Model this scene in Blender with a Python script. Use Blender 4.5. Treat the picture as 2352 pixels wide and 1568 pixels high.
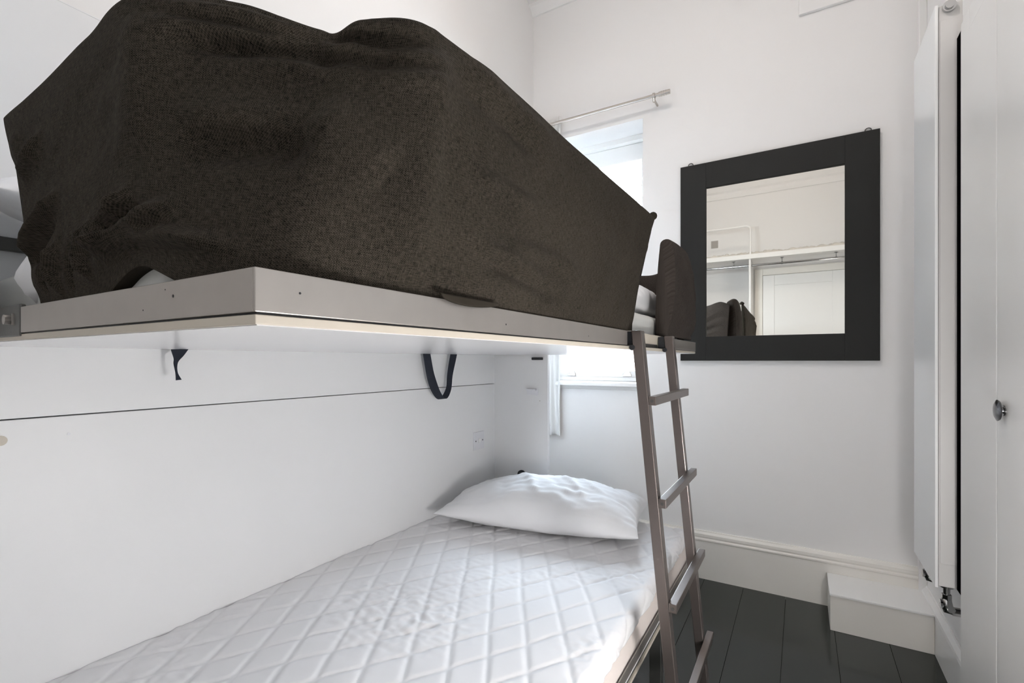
import bpy, bmesh, math, random
import numpy as np
from mathutils import Vector, Matrix, noise

for o in list(bpy.data.objects):
    bpy.data.objects.remove(o, do_unlink=True)
C = bpy.context.scene.collection
SC = bpy.context.scene
H = 1.15                                   # eye height above the floor

# ------------------------------------------------------------------ camera
cam_d = bpy.data.cameras.new('camera')
cam_d.sensor_width = 36.0
cam_d.lens = 1107.0 / 2352.0 * 36.0
cam_d.shift_y = 44.0 / 2352.0
cam_d.clip_start = 0.02
cam = bpy.data.objects.new('camera', cam_d)
cam.location = (0, 0, H)
cam.rotation_euler = (math.radians(90), 0, math.radians(30.95))
C.objects.link(cam)
SC.camera = cam

# ------------------------------------------------------------------ world, daylight, exposure
W = bpy.data.worlds.new('sky')
SC.world = W
W.use_nodes = True
wn = W.node_tree.nodes; wl = W.node_tree.links
wbg = wn['Background']
wbg.inputs['Color'].default_value = (0.74, 0.87, 1.0, 1)
wbg.inputs['Strength'].default_value = 25.0

def area(name, loc, rot, sx, sy, power, col=(1, 1, 1), portal=False):
    d = bpy.data.lights.new(name, 'AREA')
    d.shape = 'RECTANGLE'; d.size = sx; d.size_y = sy; d.energy = power; d.color = col
    if portal:
        d.cycles.is_portal = True
    o = bpy.data.objects.new(name, d); o.location = loc; o.rotation_euler = rot
    C.objects.link(o)
    return o
area('window_portal', (-1.08, 3.02, H + 0.62), (math.radians(-90), 0, 0), 0.66, 1.60, 1, portal=True)

SC.cycles.max_bounces = 6
SC.cycles.diffuse_bounces = 4
SC.cycles.glossy_bounces = 2
SC.cycles.use_light_tree = False
SC.cycles.caustics_reflective = False
SC.cycles.caustics_refractive = False
SC.view_settings.view_transform = 'Standard'
SC.view_settings.look = 'None'
SC.view_settings.gamma = 1.0
SC.view_settings.use_curve_mapping = False
SC.view_settings.exposure = 1.0
FILL_CEIL = 22.0
FILL_FLOOR = 40.0

# ------------------------------------------------------------------ materials
def new_mat(name):
    m = bpy.data.materials.new(name); m.use_nodes = True
    return m, m.node_tree.nodes, m.node_tree.links, m.node_tree.nodes['Principled BSDF']

def coords(n, l, scale=(1, 1, 1), rot=(0, 0, 0)):
    tc = n.new('ShaderNodeTexCoord'); mp = n.new('ShaderNodeMapping')
    mp.inputs['Scale'].default_value = scale
    mp.inputs['Rotation'].default_value = rot
    l.new(tc.outputs['Object'], mp.inputs['Vector'])
    return mp.outputs['Vector']

def mat(name, col, rough=0.5, metal=0.0, var=0.0, vscale=4.0, bump=0.0, bscale=60.0, spec=0.5,
        stretch=(1, 1, 1), coat=0.0, sheen=0.0):
    m, n, l, p = new_mat(name)
    p.inputs['Base Color'].default_value = (*col, 1)
    p.inputs['Roughness'].default_value = rough
    p.inputs['Metallic'].default_value = metal
    p.inputs['Specular IOR Level'].default_value = spec
    p.inputs['Coat Weight'].default_value = coat
    p.inputs['Sheen Weight'].default_value = sheen
    v = coords(n, l, stretch)
    if var > 0:
        t = n.new('ShaderNodeTexNoise'); t.inputs['Scale'].default_value = vscale
        t.inputs['Detail'].default_value = 3
        l.new(v, t.inputs['Vector'])
        r = n.new('ShaderNodeMix'); r.data_type = 'RGBA'
        r.inputs['A'].default_value = (*[c * (1 - var) for c in col], 1)
        r.inputs['B'].default_value = (*[min(1, c * (1 + var)) for c in col], 1)
        l.new(t.outputs['Fac'], r.inputs['Factor']); l.new(r.outputs['Result'], p.inputs['Base Color'])
    if bump > 0:
        t = n.new('ShaderNodeTexNoise'); t.inputs['Scale'].default_value = bscale
        t.inputs['Detail'].default_value = 2
        l.new(v, t.inputs['Vector'])
        b = n.new('ShaderNodeBump'); b.inputs['Strength'].default_value = bump
        b.inputs['Distance'].default_value = 0.004
        l.new(t.outputs['Fac'], b.inputs['Height']); l.new(b.outputs['Normal'], p.inputs['Normal'])
    return m

def mat_fabric(name, c1, c2, weave=2.3, rough=0.95, sheen=0.0, contrast=1.0):
    """woven cloth: over-and-under threads (period in millimetres) with slubs, over a broad uneven dye"""
    m, n, l, p = new_mat(name)
    p.inputs['Roughness'].default_value = rough
    p.inputs['Specular IOR Level'].default_value = 0.12
    p.inputs['Sheen Weight'].default_value = sheen
    tc = n.new('ShaderNodeTexCoord')
    def N(scale, detail=3, src=None, stretch=(1, 1, 1)):
        mp = n.new('ShaderNodeMapping'); mp.inputs['Scale'].default_value = stretch
        l.new(tc.outputs['UV'], mp.inputs['Vector'])
        t = n.new('ShaderNodeTexNoise'); t.inputs['Scale'].default_value = scale; t.inputs['Detail'].default_value = detail
        l.new(mp.outputs['Vector'], t.inputs['Vector']); return t.outputs['Fac']
    def MM(op, a, b=None, c=None):
        k = n.new('ShaderNodeMath'); k.operation = op
        for q, x in enumerate((a, b, c)):
            if x is None: continue
            if isinstance(x, (int, float)): k.inputs[q].default_value = x
            else: l.new(x, k.inputs[q])
        return k.outputs[0]
    sx = n.new('ShaderNodeSeparateXYZ'); l.new(tc.outputs['UV'], sx.inputs[0])
    k = 2 * math.pi / (weave * 0.001)
    wob = MM('MULTIPLY', MM('SUBTRACT', N(120, 1), 0.5), 5.0)
    a = MM('SINE', MM('MULTIPLY_ADD', sx.outputs['X'], k, wob))
    b = MM('SINE', MM('MULTIPLY_ADD', sx.outputs['Y'], k * 0.9, wob))
    wv = MM('MULTIPLY_ADD', MM('MULTIPLY', a, b), 0.5, 0.5)                       # 0..1 checks of thread
    slub1 = N(1.0, 1, stretch=(900, 110, 1)); slub2 = N(1.0, 1, stretch=(110, 900, 1))
    sl = MM('MULTIPLY', MM('ADD', slub1, slub2), 0.5)
    big = N(9, 3)
    f = MM('ADD', MM('MULTIPLY', MM('POWER', wv, 2.0), 0.45 * contrast), MM('MULTIPLY', MM('SUBTRACT', sl, 0.36), 1.5 * contrast))
    f = MM('ADD', f, MM('MULTIPLY', MM('SUBTRACT', big, 0.5), 0.25))
    cl_ = n.new('ShaderNodeClamp'); l.new(f, cl_.inputs['Value'])
    mx = n.new('ShaderNodeMix'); mx.data_type = 'RGBA'
    mx.inputs['A'].default_value = (*c1, 1); mx.inputs['B'].default_value = (*c2, 1)
    l.new(cl_.outputs[0], mx.inputs['Factor']); l.new(mx.outputs['Result'], p.inputs['Base Color'])
    bp = n.new('ShaderNodeBump'); bp.inputs['Strength'].default_value = 0.4; bp.inputs['Distance'].default_value = 0.0006
    l.new(wv, bp.inputs['Height']); l.new(bp.outputs['Normal'], p.inputs['Normal'])
    return m

M_wall = mat('painted_plaster', (0.87, 0.855, 0.845), 0.75)
M_ceil = mat('ceiling_paint', (0.87, 0.855, 0.845), 0.85)
M_gloss = mat('white_gloss_woodwork', (0.87, 0.86, 0.845), 0.32)
M_cream = mat('cream_gloss_paint', (0.82, 0.79, 0.74), 0.35, var=0.03, vscale=6, bump=0.06, bscale=25)
M_lam = mat('white_laminate', (0.86, 0.86, 0.865), 0.42)
M_under = mat('white_laminate_underside', (0.82, 0.82, 0.825), 0.2)
M_edge = mat('ivory_edge_band', (0.58, 0.525, 0.445), 0.45, var=0.04, vscale=20)
M_steel = mat('satin_grey_metal', (0.40, 0.375, 0.35), 0.36, 0.75, var=0.06, vscale=30)
M_dsteel = mat('dark_bracket_metal', (0.10, 0.10, 0.095), 0.4, 0.6, bump=0.05, bscale=200)
M_ladder = mat('bronze_grey_metal', (0.17, 0.145, 0.135), 0.33, 0.8, var=0.05, vscale=25)
M_chrome = mat('chrome', (0.55, 0.55, 0.55), 0.12, 1.0)
M_knob = mat('dark_polished_metal', (0.16, 0.16, 0.165), 0.16, 1.0)
M_rod = mat('brushed_nickel', (0.62, 0.58, 0.54), 0.25, 1.0)
M_black = mat('black_plastic', (0.012, 0.013, 0.016), 0.45)
M_gapshade = mat('gap_shade_black', (0.004, 0.004, 0.004), 1.0, spec=0.0)
M_strap = mat('navy_black_webbing', (0.012, 0.016, 0.028), 0.8, bump=0.4, bscale=500, stretch=(1, 1, 3))
M_frame = mat('black_stained_wood', (0.005, 0.005, 0.0042), 0.7, var=0.25, vscale=8, bump=0.12, bscale=70, stretch=(1, 1, 0.3))
M_mirror, _n, _l, _p = new_mat('mirror_glass')
_p.inputs['Base Color'].default_value = (0.80, 0.775, 0.715, 1); _p.inputs['Metallic'].default_value = 1; _p.inputs['Roughness'].default_value = 0.012
M_cloth = mat_fabric('charcoal_brown_linen', (0.003, 0.0026, 0.0017), (0.096, 0.079, 0.061))
M_cloth2 = mat_fabric('charcoal_brown_suede', (0.020, 0.016, 0.0135), (0.165, 0.138, 0.122), weave=1.6, contrast=0.6)
M_sheet = mat('white_cotton', (0.85, 0.85, 0.865), 0.9, spec=0.2)
M_quilt = mat('white_quilted_cotton', (0.85, 0.84, 0.85), 0.9, spec=0.2)
M_ivory = mat('ivory_ticking', (0.80, 0.725, 0.685), 0.9, bump=0.1, bscale=300, spec=0.2)
M_mattgrey = mat('pale_grey_ticking', (0.62, 0.62, 0.60), 0.85, bump=0.1, bscale=200)
M_switch = mat('white_switch_plastic', (0.80, 0.80, 0.83), 0.3)
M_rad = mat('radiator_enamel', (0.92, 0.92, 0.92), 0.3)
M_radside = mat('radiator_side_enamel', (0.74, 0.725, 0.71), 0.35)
M_curt = mat('white_voile', (0.82, 0.82, 0.81), 0.9, bump=0.1, bscale=300)
M_plast = mat('crumpled_clear_wrap', (0.72, 0.68, 0.62), 0.18, bump=0.3, bscale=60)
M_vent = mat('grey_vent_plastic', (0.45, 0.42, 0.39), 0.6)
M_stone = mat('exterior_stone_ledge', (0.6, 0.56, 0.52), 0.8)

def mat_floor():
    m, n, l, p = new_mat('black_gloss_floor_paint')
    v = coords(n, l, (6, 1.2, 1))
    t = n.new('ShaderNodeTexNoise'); t.inputs['Scale'].default_value = 3; t.inputs['Detail'].default_value = 8
    l.new(v, t.inputs['Vector'])
    r = n.new('ShaderNodeMix'); r.data_type = 'RGBA'
    r.inputs['A'].default_value = (0.006, 0.009, 0.007, 1); r.inputs['B'].default_value = (0.018, 0.023, 0.019, 1)
    l.new(t.outputs['Fac'], r.inputs['Factor'])
    v2 = coords(n, l, (1, 1, 1))
    s = n.new('ShaderNodeTexVoronoi'); s.inputs['Scale'].default_value = 26
    l.new(v2, s.inputs['Vector'])
    mr = n.new('ShaderNodeMapRange'); mr.inputs['From Min'].default_value = 0.05; mr.inputs['From Max'].default_value = 0.03
    l.new(s.outputs['Distance'], mr.inputs['Value'])
    r2 = n.new('ShaderNodeMix'); r2.data_type = 'RGBA'; r2.inputs['B'].default_value = (0.12, 0.12, 0.11, 1)
    l.new(mr.outputs['Result'], r2.inputs['Factor']); l.new(r.outputs['Result'], r2.inputs['A'])
    l.new(r2.outputs['Result'], p.inputs['Base Color'])
    t2 = n.new('ShaderNodeTexNoise'); t2.inputs['Scale'].default_value = 9; t2.inputs['Detail'].default_value = 4
    l.new(v, t2.inputs['Vector'])
    mr2 = n.new('ShaderNodeMapRange'); mr2.inputs['To Min'].default_value = 0.08; mr2.inputs['To Max'].default_value = 0.22
    l.new(t2.outputs['Fac'], mr2.inputs['Value']); l.new(mr2.outputs['Result'], p.inputs['Roughness'])
    b = n.new('ShaderNodeBump'); b.inputs['Strength'].default_value = 0.05; b.inputs['Distance'].default_value = 0.004
    l.new(t.outputs['Fac'], b.inputs['Height']); l.new(b.outputs['Normal'], p.inputs['Normal'])
    return m
M_floor = mat_floor()

def mat_brick():
    m, n, l, p = new_mat('exterior_brickwork')
    v = coords(n, l, (1, 1, 1), (math.radians(90), 0, 0))
    b = n.new('ShaderNodeTexBrick'); b.inputs['Scale'].default_value = 1
    b.inputs['Brick Width'].default_value = 0.225; b.inputs['Row Height'].default_value = 0.075
    b.inputs['Mortar Size'].default_value = 0.006
    b.inputs['Color1'].default_value = (0.13, 0.075, 0.055, 1); b.inputs['Color2'].default_value = (0.19, 0.12, 0.09, 1)
    b.inputs['Mortar'].default_value = (0.28, 0.25, 0.22, 1)
    l.new(v, b.inputs['Vector']); l.new(b.outputs['Color'], p.inputs['Base Color'])
    p.inputs['Roughness'].default_value = 0.9
    return m
M_brick = mat_brick()

M_glass, _n, _l, _p = new_mat('window_glass')
_n.remove(_p)
_t = _n.new('ShaderNodeBsdfTransparent'); _g = _n.new('ShaderNodeBsdfGlossy'); _g.inputs['Roughness'].default_value = 0.02
_f = _n.new('ShaderNodeFresnel'); _f.inputs['IOR'].default_value = 1.45
_mx = _n.new('ShaderNodeMixShader')
_l.new(_f.outputs[0], _mx.inputs[0]); _l.new(_t.outputs[0], _mx.inputs[1]); _l.new(_g.outputs[0], _mx.inputs[2])
_l.new(_mx.outputs[0], _n['Material Output'].inputs['Surface'])

def mat_emit(name, col, s):
    m, n, l, p = new_mat(name)
    p.inputs['Base Color'].default_value = (0.9, 0.88, 0.85, 1)
    p.inputs['Emission Color'].default_value = (*col, 1); p.inputs['Emission Strength'].default_value = s
    return m

# ------------------------------------------------------------------ mesh helpers
class MB:
    def __init__(self):
        self.v = []; self.f = []
    def box(self, x0, x1, y0, y1, z0, z1):
        b = len(self.v)
        self.v += [(x, y, z) for z in (z0, z1) for y in (y0, y1) for x in (x0, x1)]
        self.f += [tuple(b + i for i in q) for q in ((0, 2, 3, 1), (4, 5, 7, 6), (0, 1, 5, 4), (2, 6, 7, 3), (0, 4, 6, 2), (1, 3, 7, 5))]
        return self
    def hexa(self, pts):
        """eight corners: bottom four counter-clockwise, then top four"""
        b = len(self.v); self.v += [tuple(p) for p in pts]
        self.f += [tuple(b + i for i in q) for q in ((0, 3, 2, 1), (4, 5, 6, 7), (0, 1, 5, 4), (1, 2, 6, 5), (2, 3, 7, 6), (3, 0, 4, 7))]
        return self
    def prism(self, prof, p0, p1, up=(0, 0, 1), out=(0, -1, 0)):
        """profile [(outward, upward)] swept from p0 to p1"""
        p0 = Vector(p0); p1 = Vector(p1); up = Vector(up); out = Vector(out)
        b = len(self.v); k = len(prof)
        for p in (p0, p1):
            for a, c in prof:
                self.v.append(tuple(p + out * a + up * c))
        for i in range(k):
            j = (i + 1) % k
            self.f.append((b + i, b + j, b + k + j, b + k + i))
        self.f.append(tuple(b + i for i in reversed(range(k)))); self.f.append(tuple(b + k + i for i in range(k)))
        return self
    def tube(self, pts, r, n=10, caps=True):
        pts = [Vector(p) for p in pts]
        rs = r if isinstance(r, (list, tuple)) else [r] * len(pts)
        b0 = len(self.v)
        t0 = (pts[1] - pts[0]).normalized()
        ref = Vector((0, 0, 1)) if abs(t0.z) < 0.9 else Vector((1, 0, 0))
        a = t0.cross(ref).normalized()
        for i, p in enumerate(pts):
            t = (pts[min(i + 1, len(pts) - 1)] - pts[max(i - 1, 0)]).normalized()
            a = (a - t * a.dot(t)).normalized(); c = t.cross(a)
            for k in range(n):
                ang = 2 * math.pi * k / n
                self.v.append(tuple(p + (a * math.cos(ang) + c * math.sin(ang)) * rs[i]))
        for i in range(len(pts) - 1):
            for k in range(n):
                q = (k + 1) % n
                self.f.append((b0 + i * n + k, b0 + i * n + q, b0 + (i + 1) * n + q, b0 + (i + 1) * n + k))
        if caps:
            self.f.append(tuple(b0 + k for k in reversed(range(n))))
            e = b0 + (len(pts) - 1) * n
            self.f.append(tuple(e + k for k in range(n)))
        return self
    def build(self, name, m, parent=None, bevel=0.0, smooth=False, seg=2, flip=True):
        bm = bmesh.new()
        vs = [bm.verts.new(p) for p in self.v]
        for f in self.f:
            try:
                bm.faces.new([vs[i] for i in f])
            except ValueError:
                pass
        if flip:
            bmesh.ops.recalc_face_normals(bm, faces=bm.faces[:])
        if bevel > 0:
            ed = [e for e in bm.edges if len(e.link_faces) == 2 and e.calc_face_angle(0) > 0.6]
            bmesh.ops.bevel(bm, geom=ed, offset=bevel, offset_type='OFFSET', segments=seg, profile=0.5, affect='EDGES', clamp_overlap=True)
        if smooth:
            for f in bm.faces:
                f.smooth = True
            for e in bm.edges:
                if len(e.link_faces) == 2 and e.calc_face_angle(0) > 0.7:
                    e.smooth = False
        if parent is not None:
            L = world_loc(parent)
            bmesh.ops.translate(bm, verts=bm.verts[:], vec=-L)
        me = bpy.data.meshes.new(name); bm.to_mesh(me); bm.free()
        return link(name, me, m, parent)

def world_loc(o):
    p = Vector((0, 0, 0))
    while o is not None:
        p = p + o.location; o = o.parent
    return p

def link(name, me, m, parent=None):
    if m is not None:
        me.materials.append(m)
    o = bpy.data.objects.new(name, me); C.objects.link(o)
    if parent is not None:
        o.parent = parent
    return o

def box(name, m, x0, x1, y0, y1, z0, z1, parent=None, bevel=0.0):
    return MB().box(x0, x1, y0, y1, z0, z1).build(name, m, parent, bevel)

def tag(o, label=None, cat=None, group=None, kind=None):
    if label: o['label'] = label
    if cat: o['category'] = cat
    if group: o['group'] = group
    if kind: o['kind'] = kind
    return o

def thing(name, loc, label, cat, group=None, kind=None):
    o = bpy.data.objects.new(name, None); C.objects.link(o); o.location = loc
    o.empty_display_size = 0.05
    return tag(o, label, cat, group, kind)

def struct(o, label=None):
    o['kind'] = 'structure'
    if label: o['label'] = label
    return o

def grid_obj(name, P, m, parent=None, closed_u=False, closed_v=False, caps=False, uv=None):
    """P: array [nu, nv, 3] of points"""
    nu, nv, _ = P.shape
    P = P.copy()
    if parent is not None:
        P -= np.array(world_loc(parent))
    idx = np.arange(nu * nv).reshape(nu, nv)
    U = idx if not closed_u else np.vstack([idx, idx[:1]])
    U = U if not closed_v else np.hstack([U, U[:, :1]])
    F = np.stack([U[:-1, :-1], U[1:, :-1], U[1:, 1:], U[:-1, 1:]], -1).reshape(-1, 4)
    faces = F.tolist()
    if caps:
        faces.append(idx[0].tolist()); faces.append(idx[-1][::-1].tolist())
    me = bpy.data.meshes.new(name)
    me.from_pydata(P.reshape(-1, 3).tolist(), [], faces)
    bm = bmesh.new(); bm.from_mesh(me)
    bmesh.ops.recalc_face_normals(bm, faces=bm.faces[:])
    for f in bm.faces: f.smooth = True
    bm.to_mesh(me); bm.free()
    if uv is not None:
        lay = me.uv_layers.new(name='cloth')
        li = np.empty(len(me.loops), dtype=np.int32); me.loops.foreach_get('vertex_index', li)
        lay.data.foreach_set('uv', uv.reshape(-1, 2)[li].astype(np.float32).ravel())
    return link(name, me, m, parent)

def vnoise(p, s, seed=0.0):
    """array of points -> noise values"""
    sh = p.shape[:-1]
    q = p.reshape(-1, 3) * s + seed
    return np.array([noise.noise(Vector(x)) for x in q.tolist()]).reshape(sh)

def catmull(keys, vals, s):
    keys = np.asarray(keys, float); vals = np.asarray(vals, float)
    if vals.ndim == 1: vals = vals[:, None]
    tan = np.zeros_like(vals)
    tan[1:-1] = (vals[2:] - vals[:-2]) / (keys[2:] - keys[:-2])[:, None]
    tan[0] = (vals[1] - vals[0]) / (keys[1] - keys[0]); tan[-1] = (vals[-1] - vals[-2]) / (keys[-1] - keys[-2])
    i = np.clip(np.searchsorted(keys, s, side='right') - 1, 0, len(keys) - 2)
    h = (keys[i + 1] - keys[i])[:, None]; t = ((s - keys[i])[:, None]) / h
    return ((2*t**3 - 3*t**2 + 1) * vals[i] + (t**3 - 2*t**2 + t) * h * tan[i] + (-2*t**3 + 3*t**2) * vals[i+1] + (t**3 - t**2) * h * tan[i+1])

def seg_dist(A, B, poly):
    """distance from grid points (A,B) to a polyline in the same plane, and position 0..1 along it"""
    best = np.full(A.shape, 1e9); pos = np.zeros(A.shape)
    n = len(poly) - 1
    for k in range(n):
        (x0, y0), (x1, y1) = poly[k], poly[k + 1]
        dx, dy = x1 - x0, y1 - y0
        t = np.clip(((A - x0) * dx + (B - y0) * dy) / (dx * dx + dy * dy + 1e-12), 0, 1)
        d = np.hypot(A - x0 - t * dx, B - y0 - t * dy)
        w = d < best
        best = np.where(w, d, best); pos = np.where(w, (k + t) / n, pos)
    return best, pos

def ridge(A, B, poly, amp, width, ends=True):
    d, p = seg_dist(A, B, poly)
    g = np.exp(-(d / width) ** 2) * amp
    if ends:
        g *= np.clip(np.sin(np.pi * np.clip(p, 0.02, 0.98)) * 1.6, 0, 1)
    return g

# ================================================================== THE ROOM
XL, XR, YN, YF, ZC = -1.472, 0.465, -0.60, 2.72, H + 2.255
WX0, WX1, WZ0, WZ1 = -1.40, -0.767, H - 0.152, H + 1.372         # window opening

fl = box('floor', M_black, XL - 0.1, XR + 0.1, YN - 0.1, YF + 0.1, -0.06, -0.022)
struct(fl, 'black gloss painted floorboards')
bw = 0.186
pm = None
x = -0.064 - 8 * bw
while x < XR + 0.05:
    a, b = max(x + 0.0006, XL), min(x + bw - 0.0006, XR)
    if b - a > 0.02:
        p = box('plank', M_floor, a, b, YN, YF, -0.0219, 0.0, fl, bevel=0.0008)
    x += bw

wf = MB()
wf.box(XL - 0.12, WX0, YF, YF + 0.30, -0.06, ZC)
wf.box(WX1, XR + 0.12, YF, YF + 0.30, -0.06, ZC)
wf.box(WX0, WX1, YF, YF + 0.30, -0.06, WZ0)
wf.box(WX0, WX1, YF, YF + 0.30, WZ1, ZC)
struct(wf.build('wall_far', M_wall), 'white plastered end wall with the window')
struct(box('wall_left', M_wall, XL - 0.12, XL, YN - 0.12, YF, -0.06, ZC), 'white plastered wall behind the fold-down beds')
struct(box('wall_right', M_wall, XR, XR + 0.12, YN - 0.12, YF, -0.06, ZC), 'white plastered wall behind the radiator')
struct(box('wall_near', M_wall, XL, XR, YN - 0.12, YN, -0.06, ZC), 'white plastered wall with the door, seen in the mirror')
struct(box('ceiling', M_ceil, XL - 0.12, XR + 0.12, YN - 0.12, YF + 0.3, ZC, ZC + 0.1), 'white ceiling')
# cornice
prof = [(0, -0.062), (0.012, -0.062), (0.016, -0.05), (0.045, -0.02), (0.06, -0.012), (0.06, 0), (0, 0)]
struct(MB().prism(prof, (XL, YF, ZC), (XR, YF, ZC), out=(0, -1, 0)).build('trim_1', M_ceil), 'plaster cornice along the end wall')
prof2 = [(0, -0.40), (0.02, -0.40), (0.03, -0.37), (0.03, -0.34), (0.05, -0.32), (0.055, -0.28), (0.10, -0.16), (0.11, -0.13), (0.14, 0), (0, 0)]
struct(MB().prism(prof2, (XL, YN, ZC), (XR, YN, ZC), out=(0, 1, 0)).build('trim_2', M_ceil), 'deep plaster cornice above the door wall')
# boxed-in strip high on the end wall and the corner boxing
struct(box('trim_3', M_wall, -0.009, XR, YF - 0.018, YF, H + 1.665, ZC - 0.062, bevel=0.003), 'shallow boxing high on the end wall')
struct(box('trim_4', M_gloss, 0.437, XR, YF - 0.03, YF, 0.155, ZC - 0.062, bevel=0.002), 'narrow corner boxing behind the radiator')
# baseboards
bb = [(0, 0), (0.02, 0), (0.02, 0.198), (0.024, 0.202), (0.024, 0.208), (0.017, 0.214), (0.020, 0.222), (0.019, 0.234), (0.008, 0.243), (0.006, 0.25), (0, 0.25)]
struct(MB().prism(bb, (-1.05, YF, 0), (0.437, YF, 0), out=(0, -1, 0)).build('baseboard_far', M_cream), 'tall cream moulded skirting below the mirror')
bb2 = [(0, 0), (0.016, 0), (0.016, 0.150), (0.020, 0.155), (0.018, 0.166), (0.006, 0.178), (0.004, 0.185), (0, 0.185)]
struct(MB().prism(bb2, (XR, 1.93, 0), (XR, YF - 0.03, 0), out=(-1, 0, 0)).build('baseboard_right', M_gloss), 'white moulded skirting below the radiator')

# ------------------------------------------------------------------ window
win = thing('window_1', (-1.08, 2.93, WZ0), 'white sash window in the end wall above the lower bunk', None, kind='structure')
fr = MB()
yA, yB = 2.90, 2.985
fr.box(WX0, WX0 + 0.028, yA, yB, WZ0, WZ1)
fr.box(WX1 - 0.028, WX1, yA, yB, WZ0, WZ1)
fr.box(WX0 + 0.028, WX1 - 0.028, yA, yB, WZ1 - 0.03, WZ1)
fr.build('window_frame', M_gloss, win, bevel=0.002)
box('cill_block', M_gloss, WX0 + 0.028, WX1 - 0.028, 2.895, yB, H - 0.127, H - 0.104, win, bevel=0.003)
def sash(name, y0, y1, z0, z1, bot, top):
    x0, x1 = WX0 + 0.030, WX1 - 0.030
    s = box(name + '_bottom_rail', M_gloss, x0, x1, y0, y1, z0, z0 + bot, win, bevel=0.003)
    box(name + '_top_rail', M_gloss, x0, x1, y0, y1, z1 - top, z1, win, bevel=0.003)
    for a, b in ((x0, x0 + 0.042), (x1 - 0.042, x1)):
        box(name + '_stile', M_gloss, a, b, y0, y1, z0 + bot, z1 - top, win, bevel=0.003)
    box('pane', M_glass, x0 + 0.043, x1 - 0.043, (y0 + y1) / 2 - 0.002, (y0 + y1) / 2 + 0.002, z0 + bot + 0.001, z1 - top - 0.001, win)
    return s
lowr = sash('lower_sash', 2.905, 2.940, H - 0.103, H + 0.64, 0.040, 0.035)
sash('upper_sash', 2.944, 2.978, H + 0.605, WZ1 - 0.031, 0.035, 0.105)
for xx in (-1.281, -0.914):
    q = MB()
    q.box(xx - 0.026, xx + 0.026, 2.889, 2.9045, H - 0.097, H - 0.083)
    q.prism([(-0.024, 0), (0.024, 0), (0.010, 0.018), (0.007, 0.026), (0.013, 0.034), (-0.013, 0.034), (-0.007, 0.026), (-0.010, 0.018)],
            (xx, 2.896, H - 0.083), (xx, 2.9045, H - 0.083), out=(1, 0, 0))
    q.build('sash_lift', M_rod, win, bevel=0.0012)
cord = MB()
cord.tube([(-0.812, 2.885, H + 1.27), (-0.825, 2.887, H + 1.10), (-0.855, 2.888, H + 0.95)], 0.0022, 6)
cord.tube([(-0.802, 2.883, H + 1.27), (-0.812, 2.886, H + 1.12), (-0.838, 2.888, H + 0.95)], 0.0022, 6)
cord.build('blind_cord', M_gloss, win)
sl = MB().prism([(-0.232, -0.026), (0.030, -0.026), (0.036, -0.020), (0.036, -0.006), (0.030, 0.0), (-0.232, 0.0)],
                (-1.43, YF, H - 0.127), (-0.745, YF, H - 0.127), out=(0, -1, 0)).build('window_sill', M_gloss, win)
MB().prism([(0, -0.018), (0.010, -0.016), (0.018, 0), (0, 0)], (-1.42, YF, H - 0.153), (-0.755, YF, H - 0.153), out=(0, -1, 0)).build('sill_moulding', M_gloss, win)

# the building across, beyond the glass
ext = thing('brick_building', (-1.0, 4.7, 0), 'sunlit orange brick building seen through the sash window', 'building')
box('brick_wall', M_brick, -3.6, 1.2, 4.7, 4.95, -0.5, H + 0.35, ext)
box('stone_ledge', M_stone, -3.6, 1.2, 4.66, 4.7, H + 0.035, H + 0.055, ext)
box('parapet_coping', M_stone, -3.6, 1.2, 4.64, 5.0, H + 0.351, H + 0.40, ext, bevel=0.01)

# ------------------------------------------------------------------ door in the near wall (seen in the mirror)
dr = thing('door_1', (0.02, YN, 0), 'white panelled door seen in the mirror', None, kind='structure')
dl0, dl1, dz = -0.365, 0.395, H + 0.94
ar = MB()
ar.box(dl0 - 0.075, dl0, YN, YN + 0.025, 0, dz + 0.075)
ar.box(dl1, XR - 0.002, YN, YN + 0.025, 0, dz + 0.075)
ar.box(dl0, dl1, YN, YN + 0.025, dz, dz + 0.075)
ar.build('architrave', M_cream, dr, bevel=0.004)
box('door_leaf', M_gloss, dl0 + 0.003, dl1 - 0.003, YN, YN + 0.012, 0.005, dz - 0.003, dr)
st = MB()
st.box(dl0 + 0.003, dl0 + 0.115, YN + 0.012, YN + 0.022, 0.005, dz - 0.003)
st.box(dl1 - 0.115, dl1 - 0.003, YN + 0.012, YN + 0.022, 0.005, dz - 0.003)
for z0, z1 in ((0.005, 0.22), (0.86, 1.02), (dz - 0.115, dz - 0.003)):
    st.box(dl0 + 0.115, dl1 - 0.115, YN + 0.012, YN + 0.022, z0, z1)
st.build('door_stiles', M_gloss, dr, bevel=0.003)

# ================================================================== CABINET OF THE FOLD-DOWN BEDS
XB, YS, CT = -1.355, 2.085, H + 0.766
cab = thing('wall_bed_cabinet', (-1.36, 1.15, 0), 'white laminate wall cabinet that the two bunks fold into', 'cabinet')
box('upper_back_panel', M_lam, XL + 0.002, XB, 0.20, YS, H - 0.1165, CT, cab, bevel=0.001)
box('lower_back_panel', M_lam, XL + 0.002, XB, 0.20, YS, 0, H - 0.119, cab, bevel=0.001)
box('side_panel', M_lam, XL + 0.002, -1.05, YS, YS + 0.020, 0, CT, cab, bevel=0.001)
box('side_panel', M_lam, XL + 0.002, -1.05, 0.18, 0.20, 0, CT, cab, bevel=0.001)
box('top_panel', M_lam, XL + 0.002, XB, 0.18, YS + 0.020, CT, CT + 0.002, cab)
box('bumper', M_black, -1.133, -1.073, YS - 0.012, YS, H + 0.003, H + 0.016, cab, bevel=0.003)
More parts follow.
